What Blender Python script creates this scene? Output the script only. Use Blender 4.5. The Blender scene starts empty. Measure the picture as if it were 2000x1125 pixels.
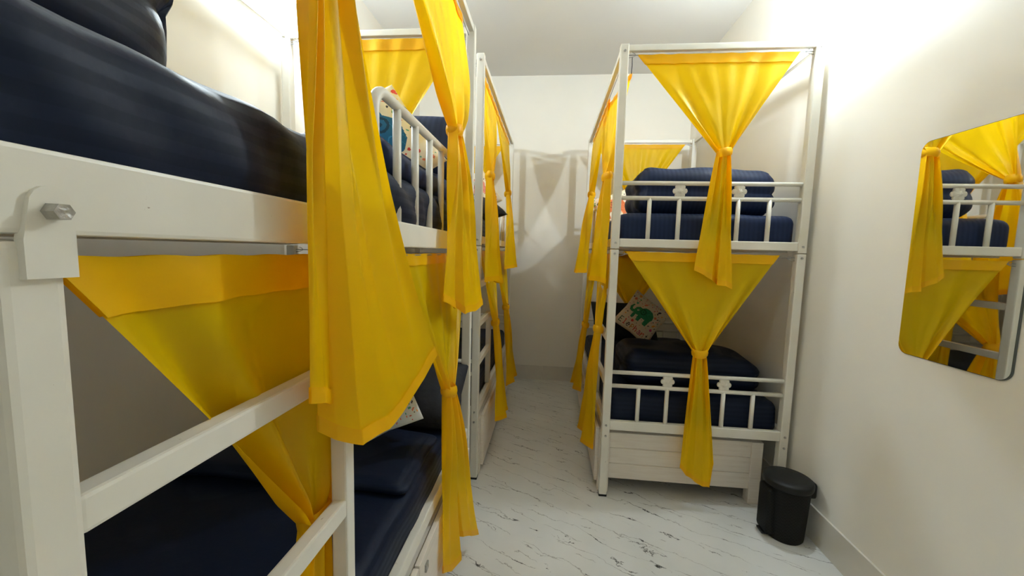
import bpy, bmesh, math, random
from mathutils import Vector, Matrix, noise

SC = bpy.context.scene
COL = SC.collection
V = Vector
PI = math.pi

# ------------------------------------------------------------------ camera, world, exposure
F_PX, YAW, PITCH, ROLL, CAM_Z = 762.5, 0.0960, 0.0939, 0.0264, 1.286
cam_data = bpy.data.cameras.new('camera')
cam = bpy.data.objects.new('camera', cam_data)
COL.objects.link(cam)
cam_data.sensor_width = 36.0
cam_data.lens = 36.0 * F_PX / 2000.0
cam_data.clip_start = 0.02
fwd = V((-math.sin(YAW) * math.cos(PITCH), math.cos(YAW) * math.cos(PITCH), -math.sin(PITCH)))
rgt = V((math.cos(YAW), math.sin(YAW), 0))
upv = rgt.cross(fwd)
r2 = rgt * math.cos(ROLL) + upv * math.sin(ROLL)
u2 = -rgt * math.sin(ROLL) + upv * math.cos(ROLL)
m = Matrix((r2, u2, -fwd)).transposed().to_4x4()
m.translation = V((0, 0, CAM_Z))
cam.matrix_world = m
SC.camera = cam

world = bpy.data.worlds.new('world')
SC.world = world
world.use_nodes = True
world.node_tree.nodes['Background'].inputs[0].default_value = (0.6, 0.65, 0.7, 1)
world.node_tree.nodes['Background'].inputs[1].default_value = 0.02

SC.view_settings.view_transform = 'Standard'
SC.view_settings.look = 'None'
SC.view_settings.gamma = 1.0
SC.view_settings.use_curve_mapping = False
SC.view_settings.exposure = 1.45
LAMP_POWER = 330.0
SC.cycles.diffuse_bounces = 8
LAMP_TINT = (0.80, 0.93, 1.0)       # emission strength of each bulb

# ------------------------------------------------------------------ room measures
XL, XR, YB, YF, ZC = -1.33, 1.247, 3.869, -1.25, 2.948
H_TOP = 2.288

# ------------------------------------------------------------------ materials
def new_mat(name):
    mt = bpy.data.materials.new(name)
    mt.use_nodes = True
    nt = mt.node_tree
    bs = nt.nodes['Principled BSDF']
    return mt, nt, bs

def N(nt, typ, **kw):
    n = nt.nodes.new(typ)
    for k, v in kw.items():
        if k in n.inputs.keys() if hasattr(n.inputs, 'keys') else False:
            n.inputs[k].default_value = v
        else:
            setattr(n, k, v)
    return n

def ramp(nt, src, stops):
    r = nt.nodes.new('ShaderNodeValToRGB')
    els = r.color_ramp.elements
    while len(els) < len(stops):
        els.new(0.5)
    for e, (p, c) in zip(els, stops):
        e.position = p
        e.color = c if len(c) == 4 else (*c, 1)
    nt.links.new(src, r.inputs[0])
    return r

def coords(nt, kind='Object', scale=(1, 1, 1), rot=(0, 0, 0)):
    tc = nt.nodes.new('ShaderNodeTexCoord')
    mp = nt.nodes.new('ShaderNodeMapping')
    mp.inputs['Scale'].default_value = scale
    mp.inputs['Rotation'].default_value = rot
    nt.links.new(tc.outputs[kind], mp.inputs[0])
    return mp.outputs[0]

def noise_tex(nt, vec, scale, detail=4, rough=0.5, dist=0.0):
    n = nt.nodes.new('ShaderNodeTexNoise')
    n.inputs['Scale'].default_value = scale
    n.inputs['Detail'].default_value = detail
    n.inputs['Roughness'].default_value = rough
    n.inputs['Distortion'].default_value = dist
    nt.links.new(vec, n.inputs['Vector'])
    return n.outputs[0]

def bump(nt, bs, src, strength, dist=0.01):
    b = nt.nodes.new('ShaderNodeBump')
    b.inputs['Strength'].default_value = strength
    b.inputs['Distance'].default_value = dist
    nt.links.new(src, b.inputs['Height'])
    nt.links.new(b.outputs[0], bs.inputs['Normal'])

def simple(name, col, rough=0.5, metal=0.0, nscale=0, var=0.06, bmp=0.0, kind='Object'):
    mt, nt, bs = new_mat(name)
    bs.inputs['Roughness'].default_value = rough
    bs.inputs['Metallic'].default_value = metal
    if nscale:
        v = coords(nt, kind)
        n = noise_tex(nt, v, nscale)
        a = tuple(max(0, c * (1 - var)) for c in col)
        b = tuple(min(1, c * (1 + var)) for c in col)
        r = ramp(nt, n, [(0.3, a), (0.7, b)])
        nt.links.new(r.outputs[0], bs.inputs['Base Color'])
        if bmp:
            bump(nt, bs, n, bmp)
    else:
        bs.inputs['Base Color'].default_value = (*col, 1)
    return mt

def painted_metal():
    mt, nt, bs = new_mat('white_painted_metal')
    v = coords(nt)
    big = noise_tex(nt, v, 6, 3)
    base = ramp(nt, big, [(0.3, (0.74, 0.71, 0.63)), (0.7, (0.81, 0.78, 0.71))])
    chip = noise_tex(nt, v, 34, 6, 0.65, 0.6)
    mask = ramp(nt, chip, [(0.69, (0, 0, 0)), (0.715, (1, 1, 1))])
    mx = nt.nodes.new('ShaderNodeMix'); mx.data_type = 'RGBA'
    nt.links.new(mask.outputs[0], mx.inputs[0])
    nt.links.new(base.outputs[0], mx.inputs[6])
    mx.inputs[7].default_value = (0.34, 0.27, 0.22, 1)
    nt.links.new(mx.outputs[2], bs.inputs['Base Color'])
    bs.inputs['Roughness'].default_value = 0.38
    bump(nt, bs, chip, 0.12, 0.002)
    return mt

def cloth_yellow(name, col, trans_col, tfac):
    mt, nt, bs = new_mat(name)
    v = coords(nt)
    n = noise_tex(nt, v, 5, 3)
    c = ramp(nt, n, [(0.25, tuple(x * 0.94 for x in col)), (0.75, col)])
    nt.links.new(c.outputs[0], bs.inputs['Base Color'])
    bs.inputs['Roughness'].default_value = 0.42
    bs.inputs['Specular IOR Level'].default_value = 0.30
    weave = noise_tex(nt, v, 420, 2)
    bump(nt, bs, weave, 0.12, 0.001)
    tr = nt.nodes.new('ShaderNodeBsdfTranslucent')
    tr.inputs[0].default_value = (*trans_col, 1)
    mx = nt.nodes.new('ShaderNodeMixShader')
    mx.inputs[0].default_value = tfac
    nt.links.new(bs.outputs[0], mx.inputs[1])
    nt.links.new(tr.outputs[0], mx.inputs[2])
    nt.links.new(mx.outputs[0], nt.nodes['Material Output'].inputs[0])
    return mt

def striped_navy(name, c0, c1, scale, axis='X', rough=0.72):
    mt, nt, bs = new_mat(name)
    v = coords(nt)
    w = nt.nodes.new('ShaderNodeTexWave')
    w.wave_type = 'BANDS'; w.bands_direction = axis
    w.inputs['Scale'].default_value = scale
    w.inputs['Distortion'].default_value = 0.35
    w.inputs['Detail'].default_value = 1
    nt.links.new(v, w.inputs[0])
    r = ramp(nt, w.outputs[1], [(0.42, c0), (0.58, c1)])
    nt.links.new(r.outputs[0], bs.inputs['Base Color'])
    rr = ramp(nt, w.outputs[1], [(0.42, (rough,) * 3), (0.58, (rough * 0.88,) * 3)])
    nt.links.new(rr.outputs[0], bs.inputs['Roughness'])
    bs.inputs['Specular IOR Level'].default_value = 0.22
    n = noise_tex(nt, v, 16, 4, 0.6)
    bump(nt, bs, n, 0.15, 0.01)
    return mt

def floor_mat():
    mt, nt, bs = new_mat('marbled_vinyl')
    ang = math.radians(27)
    tc = nt.nodes.new('ShaderNodeTexCoord')
    base_n = noise_tex(nt, coords(nt, 'Object'), 3.0, 5)
    base = ramp(nt, base_n, [(0.3, (0.60, 0.60, 0.575)), (0.7, (0.71, 0.71, 0.69))])
    last = base.outputs[0]
    # thin broken veins running diagonally: wandering parallel lines
    def math_n(op, a, b=None):
        q = nt.nodes.new('ShaderNodeMath'); q.operation = op
        for k, x in enumerate((a, b)):
            if x is None: continue
            if isinstance(x, (int, float)): q.inputs[k].default_value = x
            else: nt.links.new(x, q.inputs[k])
        return q.outputs[0]
    rot = nt.nodes.new('ShaderNodeMapping')
    rot.inputs['Rotation'].default_value = (0, 0, ang)
    nt.links.new(tc.outputs['Object'], rot.inputs[0])
    sep = nt.nodes.new('ShaderNodeSeparateXYZ')
    nt.links.new(rot.outputs[0], sep.inputs[0])
    def shifted(off, sc):
        mp = nt.nodes.new('ShaderNodeMapping')
        mp.inputs['Location'].default_value = (off, off * 0.7, 0)
        mp.inputs['Scale'].default_value = sc
        nt.links.new(rot.outputs[0], mp.inputs[0])
        return mp.outputs[0]
    # period, wander, noise offset, half width (m), break threshold, break scale, colour, strength
    for (P, wander, off, wd, thr, bsc, dark) in ((0.105, 0.75, 1.0, 0.0013, 0.42, (4, 9, 1), (0.36, 0.35, 0.33)),
                                                 (0.105, 0.75, 1.0, 0.0018, 0.55, (7, 9, 1), (0.03, 0.028, 0.026)),
                                                 (0.150, 0.9, 6.0, 0.0018, 0.55, (8, 12, 1), (0.07, 0.066, 0.06)),
                                                 (0.075, 0.9, 9.0, 0.0011, 0.50, (6, 12, 1), (0.33, 0.32, 0.30))):
        n = noise_tex(nt, shifted(off, (1, 1.6, 1)), 4.6, 6, 0.60, 0.1)
        val = math_n('ADD', math_n('DIVIDE', sep.outputs[1], P), math_n('MULTIPLY', math_n('SUBTRACT', n, 0.5), wander * 2))
        tri = math_n('ABSOLUTE', math_n('SUBTRACT', math_n('FRACT', val), 0.5))
        line = ramp(nt, tri, [(wd / P * 0.5, (1, 1, 1)), (wd / P * 1.6, (0, 0, 0))])
        n2 = noise_tex(nt, shifted(off + 20 + thr * 10, bsc), 1.0, 2)
        brk = ramp(nt, n2, [(thr, (0, 0, 0)), (thr + 0.05, (1, 1, 1))])
        fac = math_n('MULTIPLY', line.outputs[0], brk.outputs[0])
        mx = nt.nodes.new('ShaderNodeMix'); mx.data_type = 'RGBA'
        nt.links.new(fac, mx.inputs[0])
        nt.links.new(last, mx.inputs[6])
        mx.inputs[7].default_value = (*dark, 1)
        last = mx.outputs[2]
    nt.links.new(last, bs.inputs['Base Color'])
    bs.inputs['Roughness'].default_value = 0.34
    return mt

def grained_white():
    mt, nt, bs = new_mat('white_grained_board')
    v = coords(nt, 'Object', (2.2, 2.2, 42))
    n = noise_tex(nt, v, 2.2, 5, 0.6)
    r = ramp(nt, n, [(0.24, (0.40, 0.32, 0.25)), (0.37, (0.74, 0.67, 0.59)), (0.7, (0.80, 0.745, 0.675))])
    nt.links.new(r.outputs[0], bs.inputs['Base Color'])
    bs.inputs['Roughness'].default_value = 0.5
    return mt

def color_attr_mat():
    mt, nt, bs = new_mat('printed_cotton')
    a = nt.nodes.new('ShaderNodeAttribute'); a.attribute_name = 'print'
    nt.links.new(a.outputs[0], bs.inputs['Base Color'])
    bs.inputs['Roughness'].default_value = 0.8
    bump(nt, bs, noise_tex(nt, coords(nt), 300, 2), 0.15, 0.001)
    return mt

def emit_mat(name, col, strength):
    mt, nt, bs = new_mat(name)
    e = nt.nodes.new('ShaderNodeEmission')
    e.inputs[0].default_value = (*col, 1)
    e.inputs[1].default_value = strength
    nt.links.new(e.outputs[0], nt.nodes['Material Output'].inputs[0])
    return mt

def bin_mat():
    mt, nt, bs = new_mat('black_woven_plastic')
    v = coords(nt)
    w1 = nt.nodes.new('ShaderNodeTexChecker'); w1.inputs['Scale'].default_value = 130
    w1.inputs[1].default_value = (0.004, 0.004, 0.0035, 1); w1.inputs[2].default_value = (0.009, 0.009, 0.008, 1)
    nt.links.new(v, w1.inputs[0])
    nt.links.new(w1.outputs[0], bs.inputs['Base Color'])
    bs.inputs['Roughness'].default_value = 0.6
    bs.inputs['Specular IOR Level'].default_value = 0.2
    bump(nt, bs, w1.outputs[1], 0.3, 0.002)
    return mt

M = dict(
    metal=painted_metal(),
    wall=simple('warm_white_wall_paint', (0.83, 0.80, 0.735), 0.55, 0, 2.2, 0.025, 0.05),
    ceil=simple('white_ceiling_paint', (0.72, 0.71, 0.69), 0.8, 0, 1.5, 0.02),
    floor=floor_mat(),
    tile=simple('cream_skirting_tile', (0.66, 0.63, 0.57), 0.3, 0, 5, 0.05),
    cloth=cloth_yellow('yellow_satin_cloth', (0.95, 0.66, 0.001), (1.0, 0.58, 0.001), 0.48),
    hem=cloth_yellow('yellow_satin_doubled', (0.96, 0.57, 0.001), (0.98, 0.5, 0.001), 0.28),
    navy=striped_navy('navy_striped_sateen', (0.0035, 0.0085, 0.026), (0.005, 0.011, 0.032), 13, 'Z', 0.6),
    quilt=striped_navy('navy_quilt_sateen', (0.0075, 0.017, 0.058), (0.0095, 0.021, 0.068), 14, 'X', 0.6),
    dark=simple('near_black_cotton', (0.006, 0.008, 0.014), 0.7, 0, 30, 0.3, 0.4),
    board=grained_white(),
    bin=bin_mat(),
    blackp=simple('black_plastic', (0.012, 0.012, 0.011), 0.5, 0, 20, 0.2),
    steel=simple('zinc_steel', (0.42, 0.41, 0.39), 0.35, 0.9, 60, 0.25, 0.3),
    wire=simple('grey_wire', (0.45, 0.45, 0.46), 0.4, 0.5),
    cord=simple('dark_cord', (0.02, 0.02, 0.03), 0.7),
    plastic=simple('white_lamp_plastic', (0.80, 0.84, 0.82), 0.4),
    bulb=emit_mat('lit_led_bulb', LAMP_TINT, LAMP_POWER),
    bulb_fill=emit_mat('added_fill_bulb', LAMP_TINT, LAMP_POWER * 0.24),  # weaker glow for the added fill lamp out of view
    prnt=color_attr_mat(),
)
M['blackp'].node_tree.nodes['Principled BSDF'].inputs['Specular IOR Level'].default_value = 0.25
mm, nt_, bs_ = new_mat('silvered_glass')
bs_.inputs['Base Color'].default_value = (0.86, 0.88, 0.87, 1)
bs_.inputs['Metallic'].default_value = 1.0
bs_.inputs['Roughness'].default_value = 0.015
M['mirror'] = mm
M['edge'] = simple('dark_glass_edge', (0.10, 0.11, 0.10), 0.25)

# ------------------------------------------------------------------ object helpers
def link(name, me, mat, parent=None, smooth=False):
    if mat is not None:
        me.materials.append(mat)
    if smooth:
        for p in me.polygons:
            p.use_smooth = True
    o = bpy.data.objects.new(name, me)
    COL.objects.link(o)
    if parent is not None:
        o.parent = parent
        o.matrix_parent_inverse = Matrix.Identity(4)
    return o

ORG = {}
def origin(o):
    return ORG.get(o.name, V((0, 0, 0)))

def put(name, verts, faces, mat, parent=None, smooth=False, org=None):
    """verts in world coordinates; the object sits at org (default: lowest centre)."""
    vs = [V(v) for v in verts]
    if org is None:
        if parent is not None:
            xs = [v.x for v in vs]; ys = [v.y for v in vs]; zs = [v.z for v in vs]
            org = V(((min(xs) + max(xs)) / 2, (min(ys) + max(ys)) / 2, (min(zs) + max(zs)) / 2))
        else:
            xs = [v.x for v in vs]; ys = [v.y for v in vs]; zs = [v.z for v in vs]
            org = V(((min(xs) + max(xs)) / 2, (min(ys) + max(ys)) / 2, min(zs)))
    me = bpy.data.meshes.new(name)
    me.from_pydata([v - org for v in vs], [], faces)
    me.update()
    o = link(name, me, mat, parent, smooth)
    po = origin(parent) if parent is not None else V((0, 0, 0))
    o.location = org - po
    ORG[o.name] = org
    return o

def tag(o, label, cat, group=None, kind=None):
    if label: o['label'] = label
    if cat: o['category'] = cat
    if group: o['group'] = group
    if kind: o['kind'] = kind
    return o

def thing(name, label, cat, loc, group=None):
    o = bpy.data.objects.new(name, None)
    o.empty_display_size = 0.1
    COL.objects.link(o)
    o.location = loc
    ORG[o.name] = V(loc)
    return tag(o, label, cat, group)

def box_geo(a, b, bev=0.003):
    bm = bmesh.new()
    bmesh.ops.create_cube(bm, size=1)
    a, b = V(a), V(b)
    lo = V((min(a.x, b.x), min(a.y, b.y), min(a.z, b.z))); hi = V((max(a.x, b.x), max(a.y, b.y), max(a.z, b.z)))
    c = (lo + hi) / 2; d = hi - lo
    for v in bm.verts:
        v.co = V((c.x + v.co.x * d.x, c.y + v.co.y * d.y, c.z + v.co.z * d.z))
    if bev > 0:
        bmesh.ops.bevel(bm, geom=bm.edges[:], offset=min(bev, min(d) * 0.45), segments=2, affect='EDGES', profile=0.6)
    bm.verts.ensure_lookup_table()
    vs = [v.co.copy() for v in bm.verts]
    fs = [[v.index for v in f.verts] for f in bm.faces]
    bm.free()
    return vs, fs

def box(name, a, b, mat, parent=None, bev=0.003):
    vs, fs = box_geo(a, b, bev)
    return put(name, vs, fs, mat, parent)

def tube_geo(pts, r, seg=10, closed=False):
    pts = [V(p) for p in pts]
    n = len(pts)
    vs, fs = [], []
    prev = None
    for i, p in enumerate(pts):
        if closed:
            t = (pts[(i + 1) % n] - pts[i - 1]).normalized()
        else:
            t = (pts[min(i + 1, n - 1)] - pts[max(i - 1, 0)]).normalized()
        if prev is None:
            ref = V((0, 0, 1)) if abs(t.z) < 0.9 else V((1, 0, 0))
            a = t.cross(ref).normalized()
        else:
            a = (prev - t * prev.dot(t)).normalized()
        prev = a
        b = t.cross(a)
        for k in range(seg):
            an = 2 * PI * k / seg
            vs.append(p + a * (r * math.cos(an)) + b * (r * math.sin(an)))
    rings = n if closed else n - 1
    for i in range(rings):
        j = (i + 1) % n
        for k in range(seg):
            k2 = (k + 1) % seg
            fs.append((i * seg + k, i * seg + k2, j * seg + k2, j * seg + k))
    if not closed:
        fs.append(tuple(range(seg))[::-1])
        fs.append(tuple((n - 1) * seg + k for k in range(seg)))
    return vs, fs

def tube(name, pts, r, mat, parent=None, seg=10, closed=False):
    vs, fs = tube_geo(pts, r, seg, closed)
    o = put(name, vs, fs, mat, parent, smooth=True)
    return o

def cyl_geo(c, axis, r, h, seg=6, r2=None):
    axis = V(axis).normalized()
    ref = V((0, 0, 1)) if abs(axis.z) < 0.9 else V((1, 0, 0))
    a = axis.cross(ref).normalized(); b = axis.cross(a)
    c = V(c); r2 = r if r2 is None else r2
    vs = [c + a * (r * math.cos(2 * PI * k / seg)) + b * (r * math.sin(2 * PI * k / seg)) for k in range(seg)]
    vs += [c + axis * h + a * (r2 * math.cos(2 * PI * k / seg)) + b * (r2 * math.sin(2 * PI * k / seg)) for k in range(seg)]
    fs = [tuple(range(seg))[::-1], tuple(range(seg, 2 * seg))]
    fs += [(k, (k + 1) % seg, seg + (k + 1) % seg, seg + k) for k in range(seg)]
    return vs, fs

def bolt(c, axis, parent, r=0.006, h=0.005):
    vs, fs = cyl_geo(c, axis, r, h, 6, r * 0.92)
    return put('bolt', vs, fs, M['steel'], parent)

def lathe_geo(prof, c, seg=28, sx=1, sy=1):
    vs, fs = [], []
    for (r, z) in prof:
        for k in range(seg):
            a = 2 * PI * k / seg
            vs.append(V((c[0] + sx * r * math.cos(a), c[1] + sy * r * math.sin(a), c[2] + z)))
    for i in range(len(prof) - 1):
        for k in range(seg):
            k2 = (k + 1) % seg
            fs.append((i * seg + k, i * seg + k2, (i + 1) * seg + k2, (i + 1) * seg + k))
    fs.append(tuple(range(seg))[::-1])
    fs.append(tuple((len(prof) - 1) * seg + k for k in range(seg)))
    return vs, fs

def soft_box_geo(lo, hi, r, n=(26, 26, 8), amp=0.006, fs_=7.0, seed=0, warp=None):
    """rounded, slightly lumpy block."""
    lo, hi = V(lo), V(hi)
    c = (lo + hi) / 2; h = (hi - lo) / 2
    idx, vs, fc = {}, [], []
    def vid(p):
        k = (round(p[0], 5), round(p[1], 5), round(p[2], 5))
        if k not in idx:
            q = V((p[0] * h.x, p[1] * h.y, p[2] * h.z))
            inn = V((max(-h.x + r, min(h.x - r, q.x)), max(-h.y + r, min(h.y - r, q.y)), max(-h.z + r, min(h.z - r, q.z))))
            d = q - inn
            if d.length > 1e-9:
                d.normalize()
                w = inn + d * r
            else:
                w = q
                d = V((0, 0, 0))
            w = c + w
            nz = noise.noise(w * fs_ + V((seed * 3.1, seed * 1.7, seed)))
            dirn = d if d.length > 0 else V((0, 0, 1 if p[2] > 0 else -1))
            w = w + dirn * (amp * nz)
            if warp:
                w = warp(w, p)
            idx[k] = len(vs); vs.append(w)
        return idx[k]
    def ss(k, m_):      # denser towards the edges
        t = k / m_ * 2 - 1
        return math.copysign(1 - (1 - abs(t)) ** 1.45, t)
    for ax in range(3):
        a1, a2 = [i for i in range(3) if i != ax]
        for s in (-1, 1):
            for i in range(n[a1]):
                for j in range(n[a2]):
                    q = []
                    for (ii, jj) in ((i, j), (i + 1, j), (i + 1, j + 1), (i, j + 1)):
                        p = [0, 0, 0]; p[ax] = s; p[a1] = ss(ii, n[a1]); p[a2] = ss(jj, n[a2])
                        q.append(vid(p))
                    flip = (s < 0) ^ (ax == 1)
                    fc.append(tuple(q[::-1]) if flip else tuple(q))
    return vs, fc

def soft_box(name, lo, hi, r, mat, label=None, cat=None, group=None, parent=None, **kw):
    vs, fs = soft_box_geo(lo, hi, r, **kw)
    o = put(name, vs, fs, mat, parent, smooth=True)
    if label: tag(o, label, cat, group)
    return o

# ------------------------------------------------------------------ room shell
def struct(name, a, b, mat, bev=0.0):
    o = box(name, a, b, mat, None, bev)
    o['kind'] = 'structure'
    return o

T = 0.12
struct('floor', (XL - T, YF - T, -0.1), (XR + T, YB + T, 0), M['floor'])
struct('ceiling', (XL - T, YF - T, ZC), (XR + T, YB + T, ZC + 0.1), M['ceil'])
struct('wall_left', (XL - T, YF - T, 0), (XL, YB + T, ZC), M['wall'])
struct('wall_right', (XR, YF - T, 0), (XR + T, YB + T, ZC), M['wall'])
struct('wall_back', (XL, YB, 0), (XR, YB + T, ZC), M['wall'])
struct('wall_front', (XL, YF - T, 0), (XR, YF, ZC), M['wall'])

def baseboard(name, a, b, along, n):
    """a row of skirting tiles with thin joints, one object with its tiles as parts."""
    o = thing(name, None, None, ((a[0] + b[0]) / 2, (a[1] + b[1]) / 2, 0))
    o['kind'] = 'structure'
    for i in range(n):
        t0, t1 = i / n, (i + 1) / n
        g = 0.0012
        if along == 'y':
            y0 = a[1] + (b[1] - a[1]) * t0 + g; y1 = a[1] + (b[1] - a[1]) * t1 - g
            box('tile', (a[0], y0, 0), (b[0], y1, b[2]), M['tile'], o, 0.002)
        else:
            x0 = a[0] + (b[0] - a[0]) * t0 + g; x1 = a[0] + (b[0] - a[0]) * t1 - g
            box('tile', (x0, a[1], 0), (x1, b[1], b[2]), M['tile'], o, 0.002)
    return o
baseboard('baseboard_right', (XR - 0.010, YF, 0), (XR, YB, 0.155), 'y', 8)
baseboard('baseboard_left', (XL, YF, 0), (XL + 0.010, YB, 0.155), 'y', 8)
baseboard('baseboard_back', (XL + 0.010, YB - 0.010, 0), (XR - 0.010, YB, 0.145), 'x', 4)

# ------------------------------------------------------------------ wall lamps
def wall_lamp(side, y, z, label, bulb='bulb'):
    xw = XR if side > 0 else XL
    d = V((-side, 0, 0))
    lamp = thing('wall_lamp', label, 'lamp', (xw, y, z), 'bulb lamps on the walls')
    vs, fs = cyl_geo((xw, y, z), d, 0.042, 0.016, 24, 0.038)
    put('base_plate', vs, fs, M['plastic'], lamp, True)
    vs, fs = cyl_geo((xw + d.x * 0.016, y, z), d, 0.022, 0.045, 20, 0.020)
    put('socket', vs, fs, M['plastic'], lamp, True)
    # bulb: lathe along the lamp axis
    prof = [(0.014, 0.0), (0.020, 0.010), (0.029, 0.024), (0.033, 0.040), (0.031, 0.056), (0.023, 0.068), (0.011, 0.075), (0.002, 0.077)]
    seg = 18
    vs, fs = [], []
    x0 = xw + d.x * 0.058
    for (r, h) in prof:
        for k in range(seg):
            a = 2 * PI * k / seg
            vs.append(V((x0 + d.x * h, y + r * math.cos(a), z + r * math.sin(a))))
    for i in range(len(prof) - 1):
        for k in range(seg):
            k2 = (k + 1) % seg
            q = (i * seg + k, i * seg + k2, (i + 1) * seg + k2, (i + 1) * seg + k)
            fs.append(q if d.x > 0 else q[::-1])
    fs.append(tuple((len(prof) - 1) * seg + k for k in range(seg)))
    put('bulb', vs, fs, M[bulb], lamp, True)
    return lamp
wall_lamp(1, 2.0, 2.435, 'lit bulb in white holder high on the right wall')
wall_lamp(-1, 1.80, 2.43, 'lit bulb in white holder high on the left wall')
wall_lamp(-1, -0.14, 2.43, 'added unseen fill bulb on the left wall above the nearest upper deck quilt', 'bulb_fill')  # added fill lamp, out of view, brightens the near end of the room

# ------------------------------------------------------------------ bunk beds
PT = 0.040          # post width
def flower(c, parent, ny):
    """cast six-petal flower between the two round bars (flat front towards ny)."""
    bm_vs, bm_fs = [], []
    seg = 48
    prof = [(0.0, -0.006), (0.9, -0.006), (1.0, -0.002), (0.97, 0.004), (0.8, 0.007), (0.45, 0.004), (0.30, 0.009), (0.0, 0.010)]
    R0 = 0.035
    for (s, h) in prof:
        for k in range(seg):
            a = 2 * PI * k / seg
            rr = R0 * (0.74 + 0.26 * abs(math.cos(3 * a)) ** 0.55) * max(s, 0.001)
            bm_vs.append(V((c[0] + rr * math.cos(a), c[1] + ny * h, c[2] + rr * math.sin(a))))
    for i in range(len(prof) - 1):
        for k in range(seg):
            k2 = (k + 1) % seg
            q = (i * seg + k, i * seg + k2, (i + 1) * seg + k2, (i + 1) * seg + k)
            bm_fs.append(q if ny < 0 else q[::-1])
    return put('flower_ornament', bm_vs, bm_fs, M['metal'], parent, True)

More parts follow.
